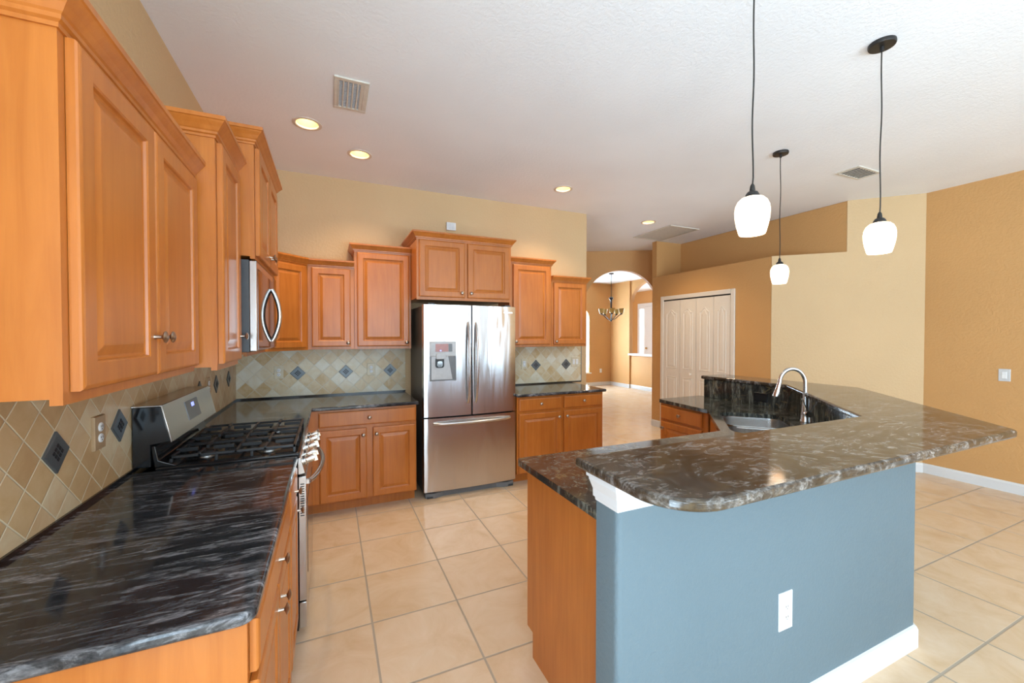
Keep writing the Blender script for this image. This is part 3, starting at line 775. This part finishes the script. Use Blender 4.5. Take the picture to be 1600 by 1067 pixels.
# burners and grates
for (x, y, r) in ((.15, -.50, .045), (.15, -.24, .035), (.37, -.37, .05), (.59, -.50, .04), (.59, -.24, .035)):
    mb = MB(); mb.lathe([(r + .012, 0), (r + .010, .008), (r, .010), (r, .016), (r - .004, .020), (0, .020)], (0, 0, 0), 'z', 24)
    bo = mb.build('burner', M['blackmatte'], rg, loc=(x, y, .926), smooth=True)
    MB().lathe([(r + .016, 0), (r + .016, .004), (r + .0125, .004)], (0, 0, 0), 'z', 24).build('burner_ring', M['steel'], bo, smooth=True)
for gx0, gx1 in ((.025, .258), (.264, .476), (.482, .715)):
    mb = MB(); y0_, y1_ = -.630, -.130; zt_ = .964; b_w = .006
    def bar(x0, x1, ya, yb, za=zt_ - .012, zb=zt_): mb.box(min(x0, x1), max(x0, x1), min(ya, yb), max(ya, yb), za, zb)
    bar(gx0, gx0 + 2 * b_w, y0_, y1_); bar(gx1 - 2 * b_w, gx1, y0_, y1_); bar(gx0, gx1, y0_, y0_ + 2 * b_w); bar(gx0, gx1, y1_ - 2 * b_w, y1_)
    bar(gx0, gx1, -.386, -.374)
    cx = (gx0 + gx1) / 2
    for yy in (-.50, -.24):
        bar(gx0, cx - .028, yy - b_w, yy + b_w, zt_ - .012, zt_ + .006); bar(cx + .028, gx1, yy - b_w, yy + b_w, zt_ - .012, zt_ + .006)
        bar(cx - b_w, cx + b_w, yy + .03, yy + .115, zt_ - .012, zt_ + .006); bar(cx - b_w, cx + b_w, yy - .115, yy - .03, zt_ - .012, zt_ + .006)
    for xx in (gx0, gx1 - .012):
        for yy in (y0_, -.45, -.31, y1_ - .012): mb.box(xx, xx + .012, yy, yy + .012, .926, zt_ - .012)
    mb.build('grate', M['blackmatte'], rg, bevel=.002)

# ------------------------------------------------------------------ microwave
mw = thing('microwave', (XL + .001, 2.240, 1.425), r90, 'over-the-range microwave with dark glass door and bowed steel handle', 'microwave')
MW = .750; mz = 1.860 - 1.425 - .002
MB().box(0, MW, -.446, 0, .0, mz).build('body', M['charcoal'], mw, bevel=.003)
md_ = MB().box(0, MW - .15, -.476, -.4465, .004, mz - .004).build('door', M['steel'], mw, bevel=.003)
MB().box(.035, MW - .155, -.4775, -.476, .012, .397).build('door_glass', M['darkglass'], md_)
pts = []
for i in range(21):
    s = i / 20; pts.append((.500, -.480 - .040 * math.sin(math.pi * s) ** .8, .045 + .300 * s))
MB().tube(pts, .0125, 12).build('handle', M['steel'], md_, smooth=True)
MB().box(MW - .148, MW, -.476, -.4465, .004, mz - .004).build('control_panel', M['darkglass'], mw, bevel=.003)

# ------------------------------------------------------------------ island
# knee wall
outer = [(.793, .991), (2.571, .991), (3.420, 1.840), (3.420, 2.830)]
inner = [(3.300, 2.830), (3.300, 2.030), (2.370, 1.100), (.793, 1.100)]
kw = MB().prism(round_poly(outer + inner, [.02, .012, 0, 0, 0, 0, 0, .0], 5), 0, 1.082).build('island_wall', M['blue'], smooth=True)
tag(kw, 'blue painted half wall of the island carrying the raised granite bar', 'half wall')
CAP = [(0, 0), (.004, 0), (.006, .010), (.014, .016), (.014, .040), (.018, .048), (.026, .066), (.030, .074), (.030, .082), (.040, .086), (.040, .114), (0, .114)]
cap = MB().sweep([(.793, 1.100), (.793, .991), (2.571, .991), (3.420, 1.840), (3.420, 2.83)][::1], CAP, .967)
cap.build('cap_molding', M['white'], kw)
MB().sweep([(.793, .991), (2.571, .991), (3.420, 1.840), (3.420, 2.83)], [(0, 0), (.016, 0), (.016, .085), (.010, .100), (0, .104)], 0).build('baseboard', M['white'], kw)
# granite splash on the kitchen side of the knee wall
e = .012
sp_in = [(3.300, 2.828), (3.300, 2.030), (2.370, 1.100), (.80, 1.100)]
sp_out = [(.80, 1.100 + e), (2.370 - e * .414, 1.100 + e), (3.300 - e, 2.030 + e * .414), (3.300 - e, 2.828)]
gs = MB().prism([(x, y) for x, y in sp_in] + sp_out, .915, 1.082).build('granite_upstand', M['granite_splash'], kw)
gs['label'] = 'black and gold streaked granite upstand'
plate('wall_outlet', (3.300 - e - .0005, 2.26, .985), R(-90), .118, .075, M['black'], 'none', 'black outlet plate on the granite upstand behind the sink', 'outlet', M['blackmatte'])
# raised bar
bar_poly = [(.712, .676), (2.585, .676), (3.600, 1.715), (3.600, 2.860), (3.275, 2.860), (3.275, 2.048), (2.345, 1.108), (.712, 1.108)]
bt = MB().prism(round_poly(bar_poly, [.15, .06, .04, .015, .015, 0, 0, .012], 10), 1.083, 1.115).build('bar_top', M['granite_bar'], bevel=.010, seg=3)
tag(bt, 'raised swirled black granite bar top around the island, warm reflection tinted into its base', 'countertop', 'granite countertops')
# lower island counter with sink cut-out
def st(s, t_): return ((s + t_) / math.sqrt(2), (s - t_) / math.sqrt(2))
def sink_loop(s0, s1, t0, t1, r): return [st(a, b) for a, b in rrect(s0, s1, t0, t1, r)]
lc_poly = [(.812, 1.101), (2.369, 1.101), (3.299, 2.031), (3.299, 2.890), (2.775, 2.890), (2.725, 2.312), (2.198, 1.768), (.812, 1.768)]
SK = (2.78, 3.51, .365, .775)
lc = loop_obj(round_poly(lc_poly, [0, 0, 0, 0, .02, 0, 0, .02]), [sink_loop(*SK, .09)], .884, .914, 'countertop', M['granite_splash'], .008)
tag(lc, 'lower black granite island countertop around the corner sink', 'countertop', 'granite countertops')
sk = thing('sink', (*st(3.145, .57), .883), 0, 'stainless steel double-bowl undermount sink in the island corner', 'sink')
ox, oy = st(3.145, .57)
def bowl(s0, s1, t0, t1):
    mb = MB(); rs = []
    for ins, z, r in ((-.0, -.0, .085), (.003, -.02, .08), (.010, -.14, .07), (.03, -.165, .06), (.09, -.172, .03)):
        rs.append([(x - ox, y - oy, z) for x, y in sink_loop(s0 + ins, s1 - ins, t0 + ins, t1 - ins, r)])
    mb.rings(rs, False, True); return mb
b1 = bowl(SK[0], 3.135, SK[2], SK[3]).build('bowl', M['steel'], sk, smooth=True)
b2 = bowl(3.160, SK[1], SK[2], SK[3]).build('bowl', M['steel'], sk, smooth=True)
for b_, s in ((b1, 2.96), (b2, 3.335)):
    x, y = st(s, .57); MB().lathe([(.045, 0), (.045, .003), (.035, .003), (.03, .0)], (x - ox, y - oy, -.1725), 'z', 20).build('drain', M['chrome'], b_, smooth=True)
mb = MB(); mb.prism([(x - ox, y - oy) for x, y in [st(3.132, SK[2] + .05), st(3.163, SK[2] + .05), st(3.163, SK[3] - .05), st(3.132, SK[3] - .05)]], -.014, -.004); mb.build('divider', M['steel'], sk, bevel=.004)
# faucet
fx, fy = 2.962, 1.722
fc = thing('faucet', (fx, fy, .914), 0, 'tall brushed steel gooseneck faucet with pull-down head at the island sink', 'faucet')
dS = Vector((-.80, .60, 0)).normalized()
mb = MB(); mb.lathe([(.030, 0), (.030, .006), (.026, .014), (.0245, .05), (.019, .11), (.016, .16), (.0135, .20), (0, .20)], (0, 0, 0), 'z', 24); mb.build('body', M['steel'], fc, smooth=True)
pts = [(0, 0, .19), (0, 0, .25)]
rr_ = .078
for i in range(1, 17):
    a = math.pi * 1.0 * i / 16
    pts.append(tuple(dS * (rr_ - rr_ * math.cos(a)) + Vector((0, 0, .262 + rr_ * 1.25 * math.sin(a)))))
ex = dS * (2 * rr_ + .004)
pts.append((ex.x, ex.y, .25)); 
MB().tube(pts, .0125, 14).build('spout', M['steel'], fc, smooth=True)
p0 = Vector(pts[-1]); p1 = p0 + dS * .018 + Vector((0, 0, -.085))
MB().tube([p0 + (p0 - p1) * .1, p0.lerp(p1, .3), p0.lerp(p1, .6), p0.lerp(p1, .9), p1], .014, 16, [.0135, .0145, .018, .0225, .022]).build('spray_head', M['steel'], fc, smooth=True)
hv = Vector((-.62, -.78, 0)).normalized()
h0 = Vector((0, 0, .058))
ho = MB().tube([h0, h0 + hv * .045, h0 + hv * .058], .019, 16, [.017, .0195, .0185]).build('handle_hub', M['chrome'], fc, smooth=True)
h1 = h0 + hv * .045
MB().tube([h1 + Vector((0, 0, .01)), h1 + Vector((-.02, .006, .05)), h1 + Vector((-.045, .012, .105))], .005, 10, [.007, .0055, .0045]).build('lever', M['chrome'], ho, smooth=True)
# island base cabinets
t = thing('base_cabinet', (2.20, 1.101, 0), R(180), 'long maple base cabinet with plain end panel under the near island counter', 'cabinet', 'island base cabinets')
mb = MB(); mb.box(0, 1.347, -.632, 0, .118, .883); mb.box(0, 1.347, -.575, 0, 0, .118); mb.build('carcass', M['wood'], t)
for a in (.02, .47, .92):
    front(t, 'drawer', -.632, a, a + .41, .745, .865, (a + .205, .805)); front(t, 'door', -.632, a, a + .41, .13, .725, (a + .37, .665))
t = thing('sink_cabinet', (0, 0, 0), 0, 'angled maple base cabinet under the island sink', 'cabinet', 'island base cabinets')
mb = MB(); mb.prism([(2.201, 1.101), (2.366, 1.101), (3.296, 2.031), (3.296, 2.345), (2.765, 2.345), (2.765, 2.318), (2.222, 1.760), (2.201, 1.760)], 0, .883)
# hollow out the zone of the bowls: build carcass as shell below them instead
mb.bm.free(); mb = MB()
mb.prism([(2.201, 1.101), (2.366, 1.101), (3.296, 2.031), (3.296, 2.345), (2.765, 2.345), (2.765, 2.318), (2.222, 1.760), (2.201, 1.760)], 0, .70)
fv = Vector((2.765 - 2.222, 2.318 - 1.760)); fl_ = fv.length; fv.normalize(); fn = Vector((fv.y, -fv.x))
def fp(s, o): p = Vector((2.222, 1.760)) + fv * s + fn * o; return (p.x, p.y)
mb.prism([fp(0, 0), fp(fl_, 0), fp(fl_, .02), fp(0, .02)], .70, .883)
mb.build('carcass', M['wood'], t)
sd_ = MB(); inset_rings(sd_, .04, fl_ / 2 - .01, .13, .725, DOOR, -.001); inset_rings(sd_, fl_ / 2 + .01, fl_ - .04, .13, .725, DOOR, -.001); sd_.bm.free()
for a, b in ((.05, fl_ / 2 - .008), (fl_ / 2 + .008, fl_ - .05)):
    m2 = MB(); inset_rings(m2, -b, -a, .13, .725, DOOR, -.001)
    m2.build('door', M['wood'], t, loc=(2.222, 1.760, 0), rot=(0, 0, math.atan2(fv.y, fv.x) + math.pi))
t = base('base_cabinet', (3.297, 2.872, 0), R(-90), .522, .512,
     [('drawer', .018, .470, .742, .862, (.244, .802)), ('door', .018, .470, .12, .722, (.06, .665))],
     'small maple base cabinet at the far end of the island', 'island base cabinets')

# ------------------------------------------------------------------ ceiling fixtures
def downlight(x, y, label, power):
    t = thing('recessed_light', (x, y, ZC), 0, label, 'ceiling light', 'recessed ceiling lights')
    MB().lathe([(.098, -.0005), (.098, -.005), (.080, -.008), (.0745, -.004), (.0745, .012), (.0755, .012), (.0755, -.0005)], (0, 0, 0), 'z', 36, cap=False).build('trim_ring', M['canrim'], t, smooth=True)
    MB().lathe([(.0750, .002), (.072, .030), (.066, .075), (.060, .095), (0, .095)], (0, 0, 0), 'z', 36, cap=False).build('reflector', M['canring'], t, smooth=True)
    MB().lathe([(.058, .072), (.052, .062), (.030, .056), (0, .055)], (0, 0, 0), 'z', 32, cap=False).build('lamp', M['bulb'], t, smooth=True)
    l = bpy.data.lights.new('downlight', 'SPOT'); l.energy = power; l.color = (1, .76, .48); l.spot_size = R(120); l.spot_blend = .8; l.shadow_soft_size = .06
    o = bpy.data.objects.new('downlight_beam', l); COL.objects.link(o); o.parent = t; o.location = (0, 0, .045)
downlight(-.146, 3.344, 'lit recessed ceiling light nearest the stove, just below the square vent', 36)
downlight(.237, 3.726, 'lit recessed ceiling light second from the left, above the corner counter', 44)
downlight(2.252, 3.727, 'lit recessed ceiling light in front of the right end of the back wall', 70)
downlight(3.974, 4.345, 'lit recessed ceiling light beside the large return air grille', 95)
# square supply vent
t = thing('ceiling_vent', (.129, 2.833, ZC), 0, 'square beige supply vent with louvres near the first recessed light', 'air vent')
a, b = .100, .182
mb = MB(); mb.box(-a, a, -b, -b + .03, -.010, 0); mb.box(-a, a, b - .03, b, -.010, 0); mb.box(-a, -a + .022, -b + .03, b - .03, -.010, 0); mb.box(a - .03, a, -b + .03, b - .03, -.010, 0)
mb.build('frame', M['grille'], t, bevel=.003)
MB().box(-a + .022, a - .03, -b + .03, b - .03, -.002, -.0005).build('backing', M['ventdark'], t)
mb = MB()
for k in range(6):
    x = -a + .022 + k * .0275; mb.box(x, x + .008, -b + .03, b - .03, -.010, -.003)
mb.build('louvre', M['grille'], t)
mb = MB()
for k in range(24): y = -b + .035 + k * .0125; mb.box(-a + .022, a - .045, y, y + .004, -.006, -.002)
mb.build('fins', M['lightgrey'], t)
mb = MB(); mb.box(a - .048, a - .03, -b + .03, b - .03, -.009, -.0005); mb.build('damper_plate', M['grille'], t)
t = thing('ceiling_vent', (4.580, 2.215, ZC), 0, 'small beige supply vent with dark slots above the right side', 'air vent')
mb = MB(); a, b = .185, .097
mb.box(-a, a, -b, -b + .02, -.010, 0); mb.box(-a, a, b - .02, b, -.010, 0); mb.box(-a, -a + .025, -b + .02, b - .02, -.010, 0); mb.box(a - .025, a, -b + .02, b - .02, -.010, 0)
mb.build('frame', M['grille'], t)
MB().box(-a + .025, a - .025, -b + .02, b - .02, -.002, -.0005).build('backing', M['slot'], t)
mb = MB()
for k in range(7): x = -a + .045 + k * .042; mb.box(x, x + .009, -b + .02, b - .02, -.008, -.004)
mb.build('louvre', M['grille'], t)
t = thing('return_grille', (4.63, 4.71, ZC), 0, 'large rectangular return air grille in the ceiling by the arch', 'air vent')
mb = MB(); a, b = .275, .390
mb.box(-a, a, -b, -b + .025, -.012, 0); mb.box(-a, a, b - .025, b, -.012, 0); mb.box(-a, -a + .025, -b + .025, b - .025, -.012, 0); mb.box(a - .025, a, -b + .025, b - .025, -.012, 0)
mb.build('frame', M['grille'], t)
MB().box(-a + .025, a - .025, -b + .025, b - .025, -.002, -.0005).build('backing', M['canrim'], t)
mb = MB()
for k in range(26): x = -a + .03 + k * .0198; mb.box(x, x + .010, -b + .025, b - .025, -.008, -.003)
mb.build('louvre', M['grille'], t)

# pendants
def pendant(x, y, label):
    t = thing('pendant_light', (x, y, ZC), 0, label, 'pendant light', 'pendant lights over the island bar')
    MB().lathe([(.058, 0), (.059, -.012), (.056, -.020), (.010, -.022), (.008, -.045), (0, -.047)], (0, 0, 0), 'z', 32).build('canopy', M['bronze'], t, smooth=True)
    top = 2.150 - ZC
    n = 24; pts = [(.0025 * math.sin(i * .55 + x), .0015 * math.cos(i * .4), -.04 + (top + .04) * i / n) for i in range(n + 1)]
    pts[-1] = (0, 0, top)
    MB().tube(pts, .0032, 8).build('cord', M['bronze'], t, smooth=True)
    MB().lathe([(.004, .010), (.009, 0), (.012, -.022), (.020, -.026), (.026, -.036), (.031, -.050), (.031, -.054), (0, -.054)], (0, 0, top), 'z', 28).build('socket_cap', M['bronze'], t, smooth=True)
    s0 = 2.102 - ZC
    prof = [(.030, 0), (.044, -.005), (.057, -.018), (.0655, -.038), (.0685, -.060), (.067, -.090), (.062, -.118), (.054, -.150), (.050, -.161), (.047, -.161), (.051, -.148), (.063, -.090), (.064, -.060), (.053, -.022), (.030, -.005)]
    MB().lathe(prof, (0, 0, s0), 'z', 36, cap=False).build('glass_shade', M['shade'], t, smooth=True)
pendant(1.672, 1.196, 'largest-looking lit white glass pendant, its cord leaving the top of the photo')
pendant(2.672, 1.192, 'lit white glass pendant at far right over the bar corner')
pendant(3.482, 2.240, 'smallest-looking lit white glass pendant over the far leg of the bar')
# chandelier in dining room
cx_, cy_ = 6.41, 8.30
ch = thing('chandelier', (cx_, cy_, ZC), 0, 'dark five-arm chandelier with amber glass shades seen through the arch', 'chandelier')
MB().tube([(0, 0, 0), (0, 0, -.60)], .008, 8).build('chain', M['bronze'], ch, smooth=True)
MB().lathe([(.06, 0), (.06, -.02), (.01, -.03)], (0, 0, 0), 'z', 20).build('canopy', M['bronze'], ch, smooth=True)
MB().lathe([(.008, -.58), (.055, -.61), (.050, -.63), (.022, -.68), (.020, -.86), (.03, -.90), (.014, -.98), (.016, -1.13), (.035, -1.16), (.02, -1.19), (0, -1.21)], (0, 0, 0), 'z', 20).build('column', M['bronze'], ch, smooth=True)
for k in range(5):
    a = R(72 * k + 20); d_ = Vector((math.cos(a), math.sin(a), 0))
    pts = [Vector((0, 0, -1.15)) + d_ * s + Vector((0, 0, h)) for s, h in ((.02, 0), (.08, .0), (.15, .05), (.20, .10), (.25, .115))]
    ar = MB().tube(pts, .009, 8).build('arm', M['bronze'], ch, smooth=True)
    p = pts[-1]
    MB().lathe([(.015, 0), (.035, .01), (.03, .03), (0, .03)], tuple(p), 'z', 14).build('cup', M['bronze'], ar, smooth=True)
    MB().lathe([(.035, .03), (.055, .05), (.062, .10), (.075, .15), (.070, .15), (.056, .10), (.03, .035)], tuple(p), 'z', 20, cap=False).build('glass_shade', M['amber'], ar, smooth=True)
